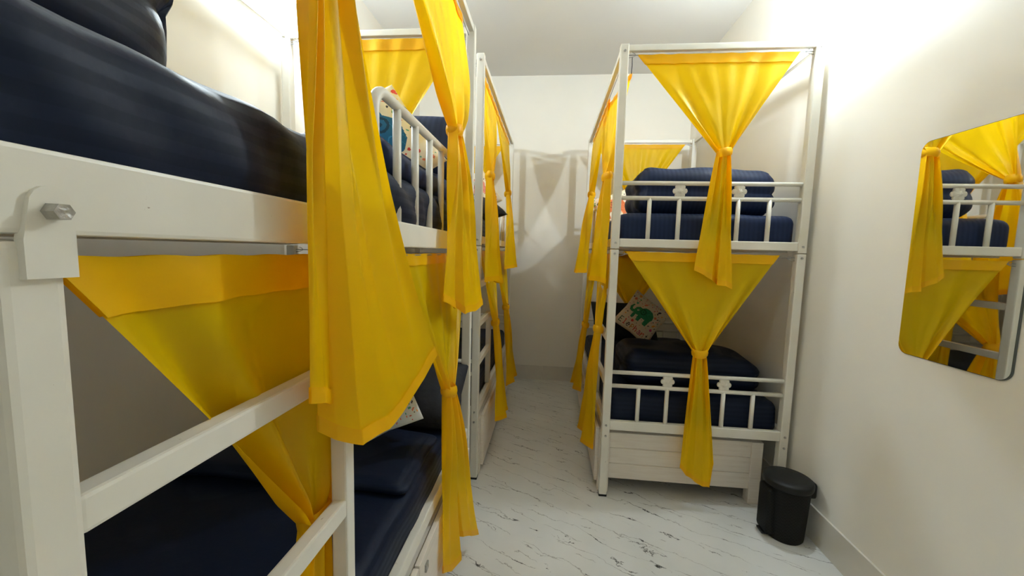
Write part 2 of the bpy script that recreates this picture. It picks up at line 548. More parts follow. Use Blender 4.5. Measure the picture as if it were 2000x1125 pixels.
def bunk(label, x0, x1, y0, y1, aisle, upper=(1.322, 1.364), ladder=None, tab=False, guard=None, side_z=None):
    bed = thing('bunk_bed', label, 'bunk bed', ((x0 + x1) / 2, (y0 + y1) / 2, 0), 'white metal bunk beds')
    mt = M['metal']
    xa = x1 if aisle > 0 else x0                   # aisle face
    su = side_z if side_z else upper
    zj = su[0] if side_z else upper[0] - 0.012
    lower = (0.367, 0.417)
    # posts, lower and upper lengths bolted at the deck
    for sx in (0, 1):
        for sy in (0, 1):
            px = x0 if sx == 0 else x1 - PT
            py = y0 if sy == 0 else y1 - PT
            p = box('post', (px, py, 0), (px + PT, py + PT, zj - 0.002), mt, bed, 0.005)
            q = box('post', (px, py, zj + 0.002), (px + PT, py + PT, H_TOP), mt, bed, 0.005)
            vs, fs = box_geo((px - 0.001, py - 0.001, 0), (px + PT + 0.001, py + PT + 0.001, 0.012), 0.002)
            put('rubber_foot', vs, fs, M['blackp'], p)
            if sy == 0:
                for z in (1.288, 0.392, 0.335):
                    bolt((px + PT / 2, py, z), (0, -1, 0), p)
                for z in (1.342, 2.255):
                    bolt((px + PT / 2, py, z), (0, -1, 0), q)
    def rail(nm, a, b, bev=0.004):
        return box(nm, a, b, mt, bed, bev)
    e = 0.004
    for (za, zb, which) in ((lower[0], lower[1], 0), (upper[0], upper[1], 1)):
        zs = su if which else lower
        for px in (x0 + e, x1 - e - 0.026):
            if which and side_z and ((px > (x0 + x1) / 2) == (aisle > 0)):
                rail('side_rail', (px, y0, zs[0]), (px + 0.030, y1 - PT, zs[1]))
            else:
                rail('side_rail', (px, y0 + PT, zs[0]), (px + 0.026, y1 - PT, zs[1]))
        for py in (y0 + e, y1 - e - 0.026):
            rail('end_rail', (x0 + PT, py, za), (x1 - PT, py + 0.026, zb))
        # deck slats
        n = 9
        for i in range(n):
            yc = y0 + 0.12 + (y1 - y0 - 0.24) * i / (n - 1)
            zt = za + 0.006
            rail('slat', (x0 + 0.03, yc - 0.02, zt - 0.014), (x1 - 0.03, yc + 0.02, zt), 0.002)
    # canopy
    for px in (x0 + e, x1 - e - 0.024):
        rail('canopy_rail', (px, y0 + PT, H_TOP - 0.032), (px + 0.024, y1 - PT, H_TOP - 0.004), 0.003)
    for py in (y0 + e, y1 - e - 0.024):
        rail('canopy_rail', (x0 + PT, py, H_TOP - 0.032), (x1 - PT, py + 0.024, H_TOP - 0.004), 0.003)
    # end frames: two round bars with flowers between, short balusters below
    for (yc, ny) in ((y0 + 0.018, -1), (y1 - 0.018, 1)):
        for (rb, rt, zr) in ((0.603, 0.675, lower[1]), (1.565, 1.638, upper[1])):
            for z in (rb, rt):
                tube('end_bar', [(x0 + PT - 0.004, yc, z), (x1 - PT + 0.004, yc, z)], 0.0105, mt, bed, 12)
            for fx in (0.165, 0.335, 0.665, 0.835):
                xx = x0 + PT + (x1 - x0 - 2 * PT) * fx
                tube('baluster', [(xx, yc, zr - 0.004), (xx, yc, rb)], 0.0105, mt, bed, 10)
            for fx in (0.335, 0.665):
                xx = x0 + PT + (x1 - x0 - 2 * PT) * fx
                flower((xx, yc, (rb + rt) / 2), bed, ny)
    # ladder on the aisle side
    if ladder:
        ya, yb, zs = ladder
        xo = xa if aisle > 0 else xa + 0.030
        if tab:
            box('ladder_upright', (xa - 0.034, ya, 0.42), (xa - 0.002, ya + 0.038, su[0] - 0.004), mt, bed, 0.006)
        box('ladder_upright', (xa - aisle * 0.034, yb, lower[1]), (xa - aisle * 0.002, yb + 0.030, su[0]), mt, bed, 0.004)
        for z in zs:
            box('ladder_rung', (xa - aisle * 0.030, ya + 0.036, z - 0.017), (xa - aisle * 0.004, yb + 0.004, z + 0.017), mt, bed, 0.004)
    if guard:
        ga, gb, zt, nb = guard
        xg = xa - aisle * 0.017
        zb = su[1] - 0.004
        R_ = 0.055
        pts = [(xg, ga, zb), (xg, ga, zt - R_)]
        for k in range(1, 7):
            a = PI / 2 * k / 6
            pts.append((xg, ga + R_ - R_ * math.cos(a), zt - R_ + R_ * math.sin(a)))
        pts.append((xg, gb, zt))
        tube('guard_rail', pts, 0.0125, mt, bed, 12)
        for i in range(nb):
            yy = ga + 0.130 * (i + 1)
            tube('guard_bar', [(xg, yy, zb), (xg, yy, zt)], 0.0105, mt, bed, 10)
    # curtain wires with bent hooks
    for z in (H_TOP - 0.045, zj - 0.022):
        xi = xa - aisle * 0.028
        tube('curtain_wire', [(xi, y0 + 0.02, z), (xi, y1 - 0.02, z)], 0.0022, M['wire'], bed, 6)
        for yy in (y0 + 0.022, y1 - 0.022):
            tube('curtain_wire', [(x0 + 0.03, yy, z), (x1 - 0.03, yy, z)], 0.0022, M['wire'], bed, 6)
            for (xx, s) in ((x0 + PT, 1), (x1 - PT, -1)):
                tube('wire_hook', [(xx, yy, z - 0.012), (xx + s * 0.022, yy, z - 0.008), (xx + s * 0.036, yy, z - 0.002),
                                   (xx + s * 0.030, yy, z + 0.008), (xx + s * 0.018, yy, z + 0.012)], 0.0018, M['wire'], bed, 6)
    return bed

AX0, AX1, AY0, AY1 = -1.296, -0.371, -0.02, 1.852
BX0, BX1, BY0, BY1 = -1.296, -0.371, 2.061, 3.683
CX0, CX1, CY0, CY1 = 0.300, 1.220, 2.006, 3.628
bedA = bunk('white metal bunk bed nearest the camera with a bolted ladder bracket', AX0, AX1, AY0, AY1, 1,
            ladder=(0.229, 0.676, (1.060, 0.783, 0.52)), tab=True, guard=(0.832, AY1 - 0.02, 1.632, 7), side_z=(1.289, 1.352))
bedB = bunk('white metal bunk bed at the far left in the back corner', BX0, BX1, BY0, BY1, 1,
            ladder=(BY0, BY0 + 0.42, (1.10, 0.88, 0.66)), guard=(2.75, BY1 - 0.03, 1.60, 5))
bedC = bunk('white metal bunk bed standing along the right wall', CX0, CX1, CY0, CY1, -1,
            ladder=(CY0, CY0 + 0.42, (1.085, 0.845, 0.61)), guard=(2.75, CY1 - 0.03, 1.60, 5))

# bolted bracket of the near ladder
def bracket():
    xo = AX1
    y0, y1, zb, zt = 0.244, 0.271, 1.257, 1.325
    pts = [(y0 - 0.004, zb), (y1, zb), (y1, zt - 0.016)]
    for k in range(0, 9):
        a = PI * k / 8
        pts.append(((y0 + y1) / 2 + (y1 - y0) / 2 * math.cos(a), zt - 0.016 + 0.016 * math.sin(a)))
    pts += [(y0 - 0.004, 1.285)]
    n = len(pts)
    vs = [V((xo - 0.004, p[0], p[1])) for p in pts] + [V((xo + 0.004, p[0], p[1])) for p in pts]
    fs = [tuple(range(n))[::-1], tuple(range(n, 2 * n))]
    fs += [(i, (i + 1) % n, n + (i + 1) % n, n + i) for i in range(n)]
    b = put('bracket', vs, fs, M['metal'], bedA)
    vs, fs = cyl_geo((xo + 0.003, 0.257, 1.306), (1, -0.05, 0), 0.0068, 0.013, 6, 0.0064)
    put('hex_bolt', vs, fs, M['steel'], b)
bracket()

# ------------------------------------------------------------------ mattresses and bedding
def sheet_warp(seed, side_amp, sag=0.0, aisle=1):
    def f(w, p):
        # diagonal pull wrinkles on the aisle side, softly sagging underside
        k = max(0.0, p[0] * aisle)
        if k > 0.85:
            s = math.sin(w.y * 21 + w.z * 26 + seed) * (0.5 + noise.noise(V((w.y * 3, seed, 0)))) + 0.5 * math.sin(w.y * 44 + w.z * 40 + seed * 2.3 + 2 * noise.noise(V((w.y * 6, w.z * 6, 1))))
            w.x += aisle * side_amp * s * 0.5
        if p[2] < -0.9 and sag:
            w.z -= sag * (0.5 + 0.5 * math.sin(w.y * 6.0 + seed))
        if p[2] > 0.9:
            w.z += 0.006 * noise.noise(V((w.x * 5, w.y * 5, seed)))
        return w
    return f

BUN = 'bedding on the bunks'
soft_box('mattress', (AX0 + 0.03, AY0 + 0.03, 1.329), (AX1 - 0.012, AY1 - 0.045, 1.478), 0.05, M['navy'],
         'navy striped mattress on the upper deck nearest the camera', 'mattress', 'mattresses on the bunks',
         n=(14, 90, 14), amp=0.010, fs_=5, seed=2, warp=sheet_warp(1.0, 0.020, 0.0, 1))
soft_box('mattress', (AX0 + 0.035, AY0 + 0.03, 0.375), (AX1 - 0.028, AY1 - 0.045, 0.535), 0.045, M['navy'],
         'navy mattress on the lower deck below the orange-lit foreground curtain', 'mattress', 'mattresses on the bunks',
         n=(20, 60, 10), amp=0.008, fs_=6, seed=4, warp=sheet_warp(2.0, 0.005, 0, 1))
soft_box('mattress', (BX0 + 0.035, BY0 + 0.045, 1.330), (BX1 - 0.035, BY1 - 0.045, 1.49), 0.045, M['navy'],
         'dark mattress on the upper deck of the back left bunk', 'mattress', 'mattresses on the bunks',
         n=(14, 30, 8), amp=0.006, seed=5)
soft_box('mattress', (BX0 + 0.035, BY0 + 0.045, 0.375), (BX1 - 0.035, BY1 - 0.045, 0.55), 0.045, M['navy'],
         'dark mattress on the lower deck of the back left bunk', 'mattress', 'mattresses on the bunks',
         n=(14, 30, 8), amp=0.006, seed=6)
soft_box('mattress', (CX0 + 0.040, CY0 + 0.040, 1.330), (CX1 - 0.030, CY1 - 0.045, 1.497), 0.045, M['quilt'],
         'navy striped mattress on the upper deck of the right bunk', 'mattress', 'mattresses on the bunks',
         n=(26, 30, 10), amp=0.006, seed=7)
soft_box('mattress', (CX0 + 0.040, CY0 + 0.045, 0.375), (CX1 - 0.030, CY1 - 0.045, 0.553), 0.045, M['navy'],
         'navy mattress on the lower deck of the right bunk', 'mattress', 'mattresses on the bunks',
         n=(26, 30, 10), amp=0.008, seed=8)

def quilt(lo, hi, r, label, seed=0, layers=3, mat=None, rag=0.010):
    """a folded quilt: rounded plump block whose left side shows the layered folds."""
    lo, hi = V(lo), V(hi)
    h = hi.z - lo.z
    def w(v, p):
        t = (v.z - lo.z) / h
        # grooves between the folded layers, on all sides but the rounded front fold
        g = abs(math.sin(PI * t * layers)) ** 0.5
        if abs(p[0]) > 0.9:
            v.x -= math.copysign(0.016 * (1 - g), p[0])
            v.x += 0.008 * noise.noise(V((v.y * 14, v.z * 20, seed)))
        if abs(p[1]) > 0.9:
            v.y -= math.copysign(0.010 * (1 - g), p[1])
        v.z += 0.018 * t * noise.noise(V((v.x * 4 + seed, v.y * 4, seed * 2)))
        v.z -= 0.030 * t * max(0.0, p[0] - 0.15) ** 2
        return v
    return soft_box('folded_quilt', lo, hi, r, mat or M['quilt'], label, 'quilt', 'folded quilts on the bunks',
                    n=(36, 22, 22), amp=rag, fs_=6, seed=seed, warp=w)

quilt((0.435, 2.10, 1.495), (1.135, 2.52, 1.742), 0.085, 'plump folded navy quilt on the right upper deck behind the flower bars', 3, 2)
quilt((0.43, 2.16, 0.548), (1.165, 2.60, 0.748), 0.08, 'folded dark navy quilt on the right lower deck behind the tied curtain', 5, 2, M['navy'])
quilt((-1.12, 0.10, 1.475), (-0.60, 0.655, 1.86), 0.12, 'rumpled black-navy quilt heaped on the nearest upper deck', 7, 2, M['navy'], 0.045)
quilt((-1.22, 1.08, 0.532), (-0.415, 1.44, 0.585), 0.025, 'thin dark quilt folded across the nearest lower deck', 9, 1, M['navy'])

def pillow_geo(size, thick, nu=26, nv=26, e=2.6, seed=0, pinch=0.05):
    """pillow in local xy, thickness along z, front +z."""
    vs, fs = [], []
    def pt(u, v, s):
        a = max(0.0, 1 - abs(u) ** e); b = max(0.0, 1 - abs(v) ** e)
        h = thick / 2 * (a * b) ** 0.5
        k = 1 - pinch * ((1 - abs(v)) if abs(u) > abs(v) else (1 - abs(u))) * max(abs(u), abs(v)) ** 3
        n = 0.006 * noise.noise(V((u * 2.2 + seed, v * 2.2, s)))
        return V((u * size[0] / 2 * k, v * size[1] / 2 * k, s * (h + n * (a * b))))
    for s in (1, -1):
        base = len(vs)
        for j in range(nv + 1):
            for i in range(nu + 1):
                vs.append(pt(i / nu * 2 - 1, j / nv * 2 - 1, s))
        for j in range(nv):
            for i in range(nu):
                q = (base + j * (nu + 1) + i, base + j * (nu + 1) + i + 1, base + (j + 1) * (nu + 1) + i + 1, base + (j + 1) * (nu + 1) + i)
                fs.append(q if s > 0 else q[::-1])
    return vs, fs

def frame(c, nrm, roll=0.0):
    """matrix with local +z along nrm and local y as upright as possible, rolled."""
    z = V(nrm).normalized()
    up = V((0, 0, 1)) - z * z.z
    if up.length < 1e-3:
        up = V((0, 1, 0))
    y = up.normalized(); x = y.cross(z)
    mt = Matrix((x, y, z)).transposed().to_4x4()
    mt = mt @ Matrix.Rotation(roll, 4, 'Z')
    mt.translation = V(c)
    return mt

def pillow(c, nrm, roll, size, thick, mat, label, seed=0, group='pillows on the bunks'):
    vs, fs = pillow_geo(size, thick, seed=seed)
    mt = frame(c, nrm, roll)
    o = put('pillow', [mt @ v for v in vs], fs, mat, None, True)
    return tag(o, label, 'pillow', group)

# printed cushions -----------------------------------------------------------
def in_poly(x, y, poly):
    c = False
    j = len(poly) - 1
    for i in range(len(poly)):
        xi, yi = poly[i]; xj, yj = poly[j]
        if (yi > y) != (yj > y) and x < (xj - xi) * (y - yi) / (yj - yi) + xi:
            c = not c
        j = i
    return c

ELE = [(-0.50, -0.36), (-0.36, -0.36), (-0.34, -0.12), (-0.22, -0.10), (-0.20, -0.34), (-0.04, -0.34), (-0.02, -0.12), (0.16, -0.10),
       (0.18, -0.34), (0.36, -0.34), (0.40, -0.02), (0.46, 0.10), (0.42, 0.28), (0.28, 0.42), (0.06, 0.46), (-0.12, 0.42), (-0.24, 0.30),
       (-0.38, 0.30), (-0.50, 0.20), (-0.54, 0.04), (-0.62, 0.02), (-0.66, 0.16), (-0.62, 0.28), (-0.70, 0.28), (-0.78, 0.10), (-0.72, -0.08),
       (-0.58, -0.12), (-0.48, -0.10)]
FONT = {'E': ["11111", "10000", "10000", "11110", "10000", "10000", "11111"], 'l': ["01100", "00100", "00100", "00100", "00100", "00100", "01110"],
        'e': ["00000", "00000", "01110", "10001", "11111", "10000", "01110"], 'p': ["00000", "11110", "10001", "10001", "11110", "10000", "10000"],
        'h': ["10000", "10000", "10110", "11001", "10001", "10001", "10001"], 'a': ["00000", "00000", "01110", "00001", "01111", "10001", "01111"],
        'n': ["00000", "00000", "10110", "11001", "10001", "10001", "10001"], 't': ["00100", "00100", "01110", "00100", "00100", "00100", "00110"]}
WORD = 'Elephant'
LETC = [(0.05, 0.12, 0.08), (0.65, 0.05, 0.03), (0.03, 0.03, 0.05), (0.55, 0.22, 0.03), (0.60, 0.04, 0.05), (0.45, 0.05, 0.16), (0.6, 0.04, 0.03), (0.05, 0.05, 0.06)]

def print_fn(body, seed, lettering=True, paper=(0.80, 0.72, 0.58)):
    rnd = random.Random(seed)
    pal = [(0.62, 0.05, 0.04), (0.75, 0.22, 0.12), (0.05, 0.30, 0.12), (0.10, 0.42, 0.30), (0.03, 0.03, 0.05), (0.85, 0.40, 0.05), (0.6, 0.08, 0.25)]
    spots = []
    tries = 0
    while len(spots) < 80 and tries < 4000:
        tries += 1
        x, y = rnd.uniform(-0.95, 0.95), rnd.uniform(-0.95, 0.95)
        if in_poly(x * (0.86 if lettering else 0.72), (y - 0.02) * (0.86 if lettering else 0.72), ELE):
            continue
        if lettering and y < -0.45 and abs(x) < 0.9:
            continue
        r = rnd.choice((0.022, 0.03, 0.04, 0.075))
        if any((x - a) ** 2 + (y - b) ** 2 < (r + rr + 0.015) ** 2 for a, b, rr, _, _ in spots):
            continue
        spots.append((x, y, r, rnd.choice(pal), rnd.choice(('dot', 'leaf', 'heart'))))
    def f(u, v):
        if lettering and -0.86 < v < -0.52:
            t = (u + 0.84) / 1.68 * 8
            k = int(math.floor(t))
            if 0 <= k < 8:
                cx = (t - k) * 6.4 - 0.7
                cy = (-0.54 - v) / 0.30 * 7
                i, j = int(math.floor(cx)), int(math.floor(cy))
                if 0 <= i < 5 and 0 <= j < 7 and FONT[WORD[k]][j][i] == '1':
                    return LETC[k]
        x, y = (u, v) if lettering else (u * 0.80, v * 0.80)
        if in_poly(x, y - 0.02, ELE):
            # ear swirl, eye and pale toe lines
            d = math.hypot(x + 0.10, y - 0.20)
            if 0.10 < d < 0.145 or d < 0.035:
                return tuple(c * 0.35 for c in body)
            if math.hypot(x + 0.36, y - 0.14) < 0.045:
                return (0.8, 0.78, 0.7) if math.hypot(x + 0.36, y - 0.14) > 0.02 else (0.02, 0.02, 0.02)
            if abs(math.sin(9 * x + 5 * math.sin(7 * y))) < 0.10:
                return tuple(min(1, c * 1.7 + 0.02) for c in body)
            return body
        for (a, b, r, c, kind) in spots:
            dx, dy = u - a, v - b
            if kind == 'dot':
                if dx * dx + dy * dy < r * r * 0.8: return c
            elif kind == 'leaf':
                p, q = (dx + dy) * 0.7071, (dx - dy) * 0.7071
                if (p / (r * 1.25)) ** 2 + (q / (r * 0.55)) ** 2 < 1: return c
            else:
                hx, hy = dx / r, dy / r + 0.15
                if (hx * hx + hy * hy - 0.55) ** 3 - hx * hx * hy * hy * hy * 1.0 < 0: return c
        return paper
    return f

def cushion(c, nrm, roll, size, thick, fn, label, res=110, seed=0):
    vs, fs = pillow_geo((size, size), thick, res, res, 2.4, seed, 0.08)
    mt = frame(c, nrm, roll)
    o = put('cushion', [mt @ v for v in vs], fs, M['prnt'], None, True)
    me = o.data
    att = me.color_attributes.new('print', 'FLOAT_COLOR', 'CORNER')
    per = res * res
    data = []
    for k in range(len(fs)):
        kk = k % per
        i, j = kk % res, kk // res
        col = fn((i + 0.5) / res * 2 - 1, (j + 0.5) / res * 2 - 1)
        data.extend((*col, 1.0) * 4)
    att.data.foreach_set('color', data)
    return tag(o, label, 'cushion', 'printed cushions on the bunks')

# right bunk, lower deck
pillow((0.66, 3.46, 0.70), (0.12, -1, 0.55), 0.0, (0.56, 0.36), 0.15, M['dark'], 'black pillow behind the green elephant cushion', 1)
cushion((0.755, 3.24, 0.775), (-0.05, -1, 0.30), math.radians(-37), 0.33, 0.11, print_fn((0.02, 0.26, 0.12), 3),
        'diamond-set cushion printed with a green elephant on the right lower deck', seed=2)
# right bunk, upper deck
pillow((0.62, 3.30, 1.585), (0.0, -0.35, 1), 0.0, (0.56, 0.40), 0.17, M['dark'], 'black pillow on the right upper deck near the far curtain', 3)
cushion((0.46, 2.98, 1.60), (0.05, -1, 0.35), math.radians(20), 0.28, 0.09, print_fn((0.65, 0.16, 0.05), 8, False),
        'cushion with orange print half hidden behind the right upper quilt', res=60, seed=4)
# near left bunk, upper deck
pillow((-0.585, 1.66, 1.71), (0.15, -1, 0.25), 0.0, (0.36, 0.30), 0.13, M['quilt'], 'navy striped pillow propped behind the blue elephant cushion', 5)
quilt((-0.98, 0.93, 1.472), (-0.408, 1.70, 1.585), 0.05, 'navy striped quilt lying flat inside the upper guard rail', 11, 1)
cushion((-0.650, 1.42, 1.655), (0.20, -1, 0.28), math.radians(-54), 0.37, 0.14, print_fn((0.005, 0.13, 0.30), 12, False, (0.80, 0.76, 0.62)),
        'cushion printed with a big blue elephant behind the guard rail', res=130, seed=6)
# near left bunk, lower deck
pillow((-0.62, 1.64, 0.645), (0.05, -0.55, 1), 0.0, (0.52, 0.36), 0.18, M['dark'], 'black pillow at the far end of the nearest lower deck', 7)
cushion((-0.62, 1.36, 0.72), (0.15, -1, 0.55), math.radians(24), 0.26, 0.08, print_fn((0.5, 0.05, 0.2), 21, False, (0.70, 0.76, 0.76)),
        'pale cushion with pink and black print on the nearest lower deck', res=70, seed=7)
# back left bunk
pillow((-0.56, 2.42, 1.56), (0.2, -0.3, 1), 0.2, (0.46, 0.36), 0.15, M['dark'], 'black pillow on the back left upper deck', 8)
cushion((-0.50, 2.56, 1.66), (0.3, -1, 0.4), math.radians(30), 0.26, 0.09, print_fn((0.6, 0.2, 0.15), 31, False),
        'cushion with red print on the back left upper deck', res=60, seed=9)
pillow((-0.70, 2.34, 0.63), (0.0, -0.3, 1), 0.0, (0.56, 0.36), 0.17, M['dark'], 'black pillow on the back left lower deck', 10)

# ------------------------------------------------------------------ curtains
def polyline(pts, u):
    n = len(pts) - 1
    t = min(max(u, 0), 1) * n
    i = min(int(t), n - 1)
    f = t - i
    f = f * f * (3 - 2 * f) * 0.6 + f * 0.4
    return V(pts[i]).lerp(V(pts[i + 1]), f)

def curtain(label, top0, top1, tie, hem, nrm, nf=5, w_tie=0.05, a_tie=0.018, a_mid=0.020, bow=(0, 0), sag=0.0,
            seed=0, group='yellow tied curtains', header=0.035, nu=84, ripple=0.002, string=None, gexp=0.9, edge=2.0, aexp=1.25):
    """a cloth on a wire, gathered by a band at `tie`, its tail fanning out to the hem polyline."""
    top0, top1, tie, n = V(top0), V(top1), V(tie), V(nrm).normalized()
    al = (top1 - top0); al.z = 0; al.normalize()
    NV1, NV2 = 46, 40
    def fold(u):
        s = 2 * u - 1
        return math.sin(math.copysign(abs(s) ** edge, s) * nf * PI + seed) * (0.45 + 0.55 * abs(s))
    def top(u):
        p = top0.lerp(top1, u)
        p = p + n * (ripple * math.sin(u * 2 * PI * 7 + seed)) + V((0, 0, -sag * 4 * u * (1 - u)))
        p.z += 0.0008 * math.sin(u * 2 * PI * 9 + seed * 1.3)
        return p
    def knot(u):
        return tie + al * ((u - 0.5) * w_tie) + n * (a_tie * fold(u))
    def upper(u, v):
        a, b = top(u), tie + al * ((u - 0.5) * w_tie)
        p = a.lerp(b, v)
        bw = math.sin(PI * v) * (bow[0] * max(0, 1 - 2 * u) + bow[1] * max(0, 2 * u - 1))
        p += al * bw
        amp = a_mid * (v ** aexp) * (1 if v < 0.86 else 1 - (v - 0.86) / 0.14 * (1 - a_tie / a_mid))
        p += n * (amp * fold(u))
        p += n * (0.004 * math.sin(PI * v) * noise.noise(V((u * 9 + seed, v * 2.5, 1))))
        if n.dot(b - a) != 0:
            pass
        return p
    def lower(u, v):
        a, b = knot(u), polyline(hem, u)
        g = v ** gexp
        p = a.lerp(b, g)
        p.z = a.z + (b.z - a.z) * v
        p += n * (0.010 * math.sin(PI * min(1, v * 1.6)) * (fold(u) * 0.7 + 0.3))
        p += n * (0.006 * noise.noise(V((u * 7 + seed, v * 3, 5))) * v)
        p.z += 0.010 * v * noise.noise(V((u * 5 + seed, 3.3, 1)))
        return p
    rows = [[upper(i / nu, j / NV1) for i in range(nu + 1)] for j in range(NV1 + 1)]
    rows += [[lower(i / nu, j / NV2) for i in range(nu + 1)] for j in range(1, NV2 + 1)]
    vs = [p for r in rows for p in r]
    W = nu + 1
    fs = [(j * W + i, j * W + i + 1, (j + 1) * W + i + 1, (j + 1) * W + i) for j in range(len(rows) - 1) for i in range(nu)]
    root = thing('curtain', label, 'curtain', (tie.x, tie.y, min(p.z for p in rows[-1])), group)
    put('cloth', vs, fs, M['cloth'], root, True)
    # doubled header band sewn round the wire
    def strip(name, fn, vals, off):
        sv, sf = [], []
        for s in (1, -1):
            b0 = len(sv)
            for t in vals:
                for i in range(nu + 1):
                    sv.append(fn(i / nu, t) + n * (s * off))
            for j in range(len(vals) - 1):
                for i in range(nu):
                    sf.append((b0 + j * W + i, b0 + j * W + i + 1, b0 + (j + 1) * W + i + 1, b0 + (j + 1) * W + i))
        put(name, sv, sf, M['hem'], root, True)
    L1 = max(0.1, (top(0.5) - tie).length)
    strip('header', upper, [k / 4 * header / L1 for k in range(5)], 0.0045)
    L2 = max(0.1, (tie - V(hem[len(hem) // 2])).length)
    strip('hem', lower, [1 - k / 3 * 0.026 / L2 for k in range(4)][::-1], 0.0018)
    # tie band
    sv, sf = [], []
    seg = 28
    prof = [(-0.020, 0.90), (-0.012, 1.06), (0.0, 1.12), (0.012, 1.06), (0.020, 0.90)]
    for (z, k) in prof:
        for q in range(seg):
            a = 2 * PI * q / seg
            wob = 1 + 0.08 * math.sin(3 * a + seed)
            sv.append(tie + al * ((w_tie / 2 + 0.004) * k * wob * math.cos(a)) + n * ((a_tie + 0.008) * k * wob * math.sin(a)) + V((0, 0, z + 0.005 * math.sin(a + seed))))
    for j in range(len(prof) - 1):
        for q in range(seg):
            q2 = (q + 1) % seg
            sf.append((j * seg + q, j * seg + q2, (j + 1) * seg + q2, (j + 1) * seg + q))
    put('tie_band', sv, sf, M['hem'], root, True)
    if string:
        tube('string', string, 0.002, M['cord'], root, 6)
    return root

def hem_auto(c, along, n, w, depth, folds, seed=0, dz=0.02):
    rnd = random.Random(seed)
    al, n = V(along), V(n)
    pts = []
    k = folds * 2
    for i in range(k + 1):
        t = i / k
        s = 1 if i % 2 else -1
        pts.append(V(c) + al * ((t - 0.5) * w + (0.18 * w / folds) * s * rnd.uniform(0.2, 1)) + n * (depth * s * rnd.uniform(0.6, 1))
                   + V((0, 0, rnd.uniform(-dz, dz))))
    return pts

ZW = H_TOP - 0.046        # upper wire
GA, GB, GC = 'curtains of the nearest bunk', 'curtains of the back left bunk', 'curtains of the right bunk'
XP, XM = (1, 0, 0), (-1, 0, 0)
Y = (0, 1, 0)
# nearest bunk ------------------------------------------------
curtain('large orange-yellow curtain hanging in the foreground over the nearest ladder', (-0.399, 0.15, ZW), (-0.399, 0.95, ZW),
        (-0.335, 0.530, 1.98),
        [(-0.332, 0.500, 1.068), (-0.322, 0.530, 1.055), (-0.326, 0.568, 1.035), (-0.352, 0.585, 1.00), (-0.345, 0.545, 1.00), (-0.322, 0.555, 0.985),
         (-0.292, 0.580, 0.965), (-0.285, 0.660, 0.955), (-0.283, 0.740, 0.965), (-0.272, 0.83, 0.995), (-0.262, 0.885, 1.032)],
        XP, nf=4, seed=0.4, group=GA, w_tie=0.036, nu=110, gexp=1.62)
curtain('yellow curtain tied beside the far post of the nearest upper deck', (-0.399, 0.62, ZW), (-0.399, 1.66, ZW), (-0.348, 1.385, 1.70),
        [(-0.335, 1.215, 1.118), (-0.315, 1.29, 1.085), (-0.345, 1.36, 1.09), (-0.300, 1.375, 1.055), (-0.285, 1.46, 1.048), (-0.262, 1.53, 1.068)],
        XP, nf=4, seed=1.7, group=GA, w_tie=0.075, a_mid=0.03, bow=(0.0, 0.13))
curtain('big curtain of the nearest lower deck sweeping behind the ladder rungs', (-0.399, 0.268, 1.272), (-0.399, 0.98, 1.272), (-0.432, 0.664, 0.770),
        [(-0.43, 0.50, 0.16), (-0.40, 0.53, 0.13), (-0.44, 0.57, 0.12), (-0.395, 0.60, 0.11), (-0.44, 0.64, 0.12), (-0.405, 0.665, 0.14)],
        XP, nf=3.4, seed=0.0, group=GA, w_tie=0.06, header=0.055, nu=110, a_mid=0.034, aexp=0.7, ripple=0.001)
curtain('long yellow curtain tied low at the far end of the nearest lower deck', (-0.402, 1.00, 1.271), (-0.402, 1.80, 1.271), (-0.345, 1.325, 0.79),
        [(-0.335, 1.235, 0.16), (-0.320, 1.29, 0.12), (-0.300, 1.36, 0.112), (-0.328, 1.40, 0.17), (-0.303, 1.41, 0.165), (-0.283, 1.48, 0.115), (-0.268, 1.56, 0.062)],
        XP, nf=4, seed=3.1, group=GA, w_tie=0.06, bow=(0.0, 0.03))
curtain('bright yellow curtain across the far end of the nearest upper deck', (AX0 + 0.08, AY1 - 0.022, ZW), (AX1 - 0.07, AY1 - 0.022, ZW), (-0.84, AY1 - 0.045, 1.66),
        hem_auto((-0.84, AY1 + 0.05, 1.20), (1, 0, 0), (0, -1, 0), 0.2, 0.02, 3, 4), (0, -1, 0), nf=3, seed=4.2, group=GA, w_tie=0.06, a_mid=0.014, edge=2.6, header=0.05)
# back left bunk ------------------------------------------------
curtain('yellow curtain on the near half of the back left upper deck', (-0.399, 2.12, ZW), (-0.399, 2.74, ZW), (-0.352, 2.20, 1.70),
        hem_auto((-0.305, 2.17, 1.105), Y, XP, 0.28, 0.036, 2, 5), XP, nf=4, seed=5.0, group=GB, bow=(0, 0.10))
curtain('yellow curtain on the far half of the back left upper deck', (-0.399, 2.60, ZW), (-0.399, 3.50, ZW), (-0.345, 3.06, 1.73),
        hem_auto((-0.300, 3.10, 1.15), Y, XP, 0.36, 0.040, 2, 6), XP, nf=4, seed=6.0, group=GB, bow=(0, 0.10))
curtain('yellow curtain tied on the near half of the back left lower deck', (-0.402, 2.14, 1.285), (-0.402, 2.80, 1.285), (-0.335, 2.45, 0.83),
        hem_auto((-0.275, 2.45, 0.235), Y, XP, 0.30, 0.042, 2, 7), XP, nf=4, seed=7.0, group=GB)
curtain('yellow curtain tied on the far half of the back left lower deck', (-0.402, 2.70, 1.285), (-0.402, 3.50, 1.285), (-0.335, 3.02, 0.85),
        hem_auto((-0.275, 3.10, 0.25), Y, XP, 0.30, 0.036, 2, 8), XP, nf=4, seed=8.0, group=GB)
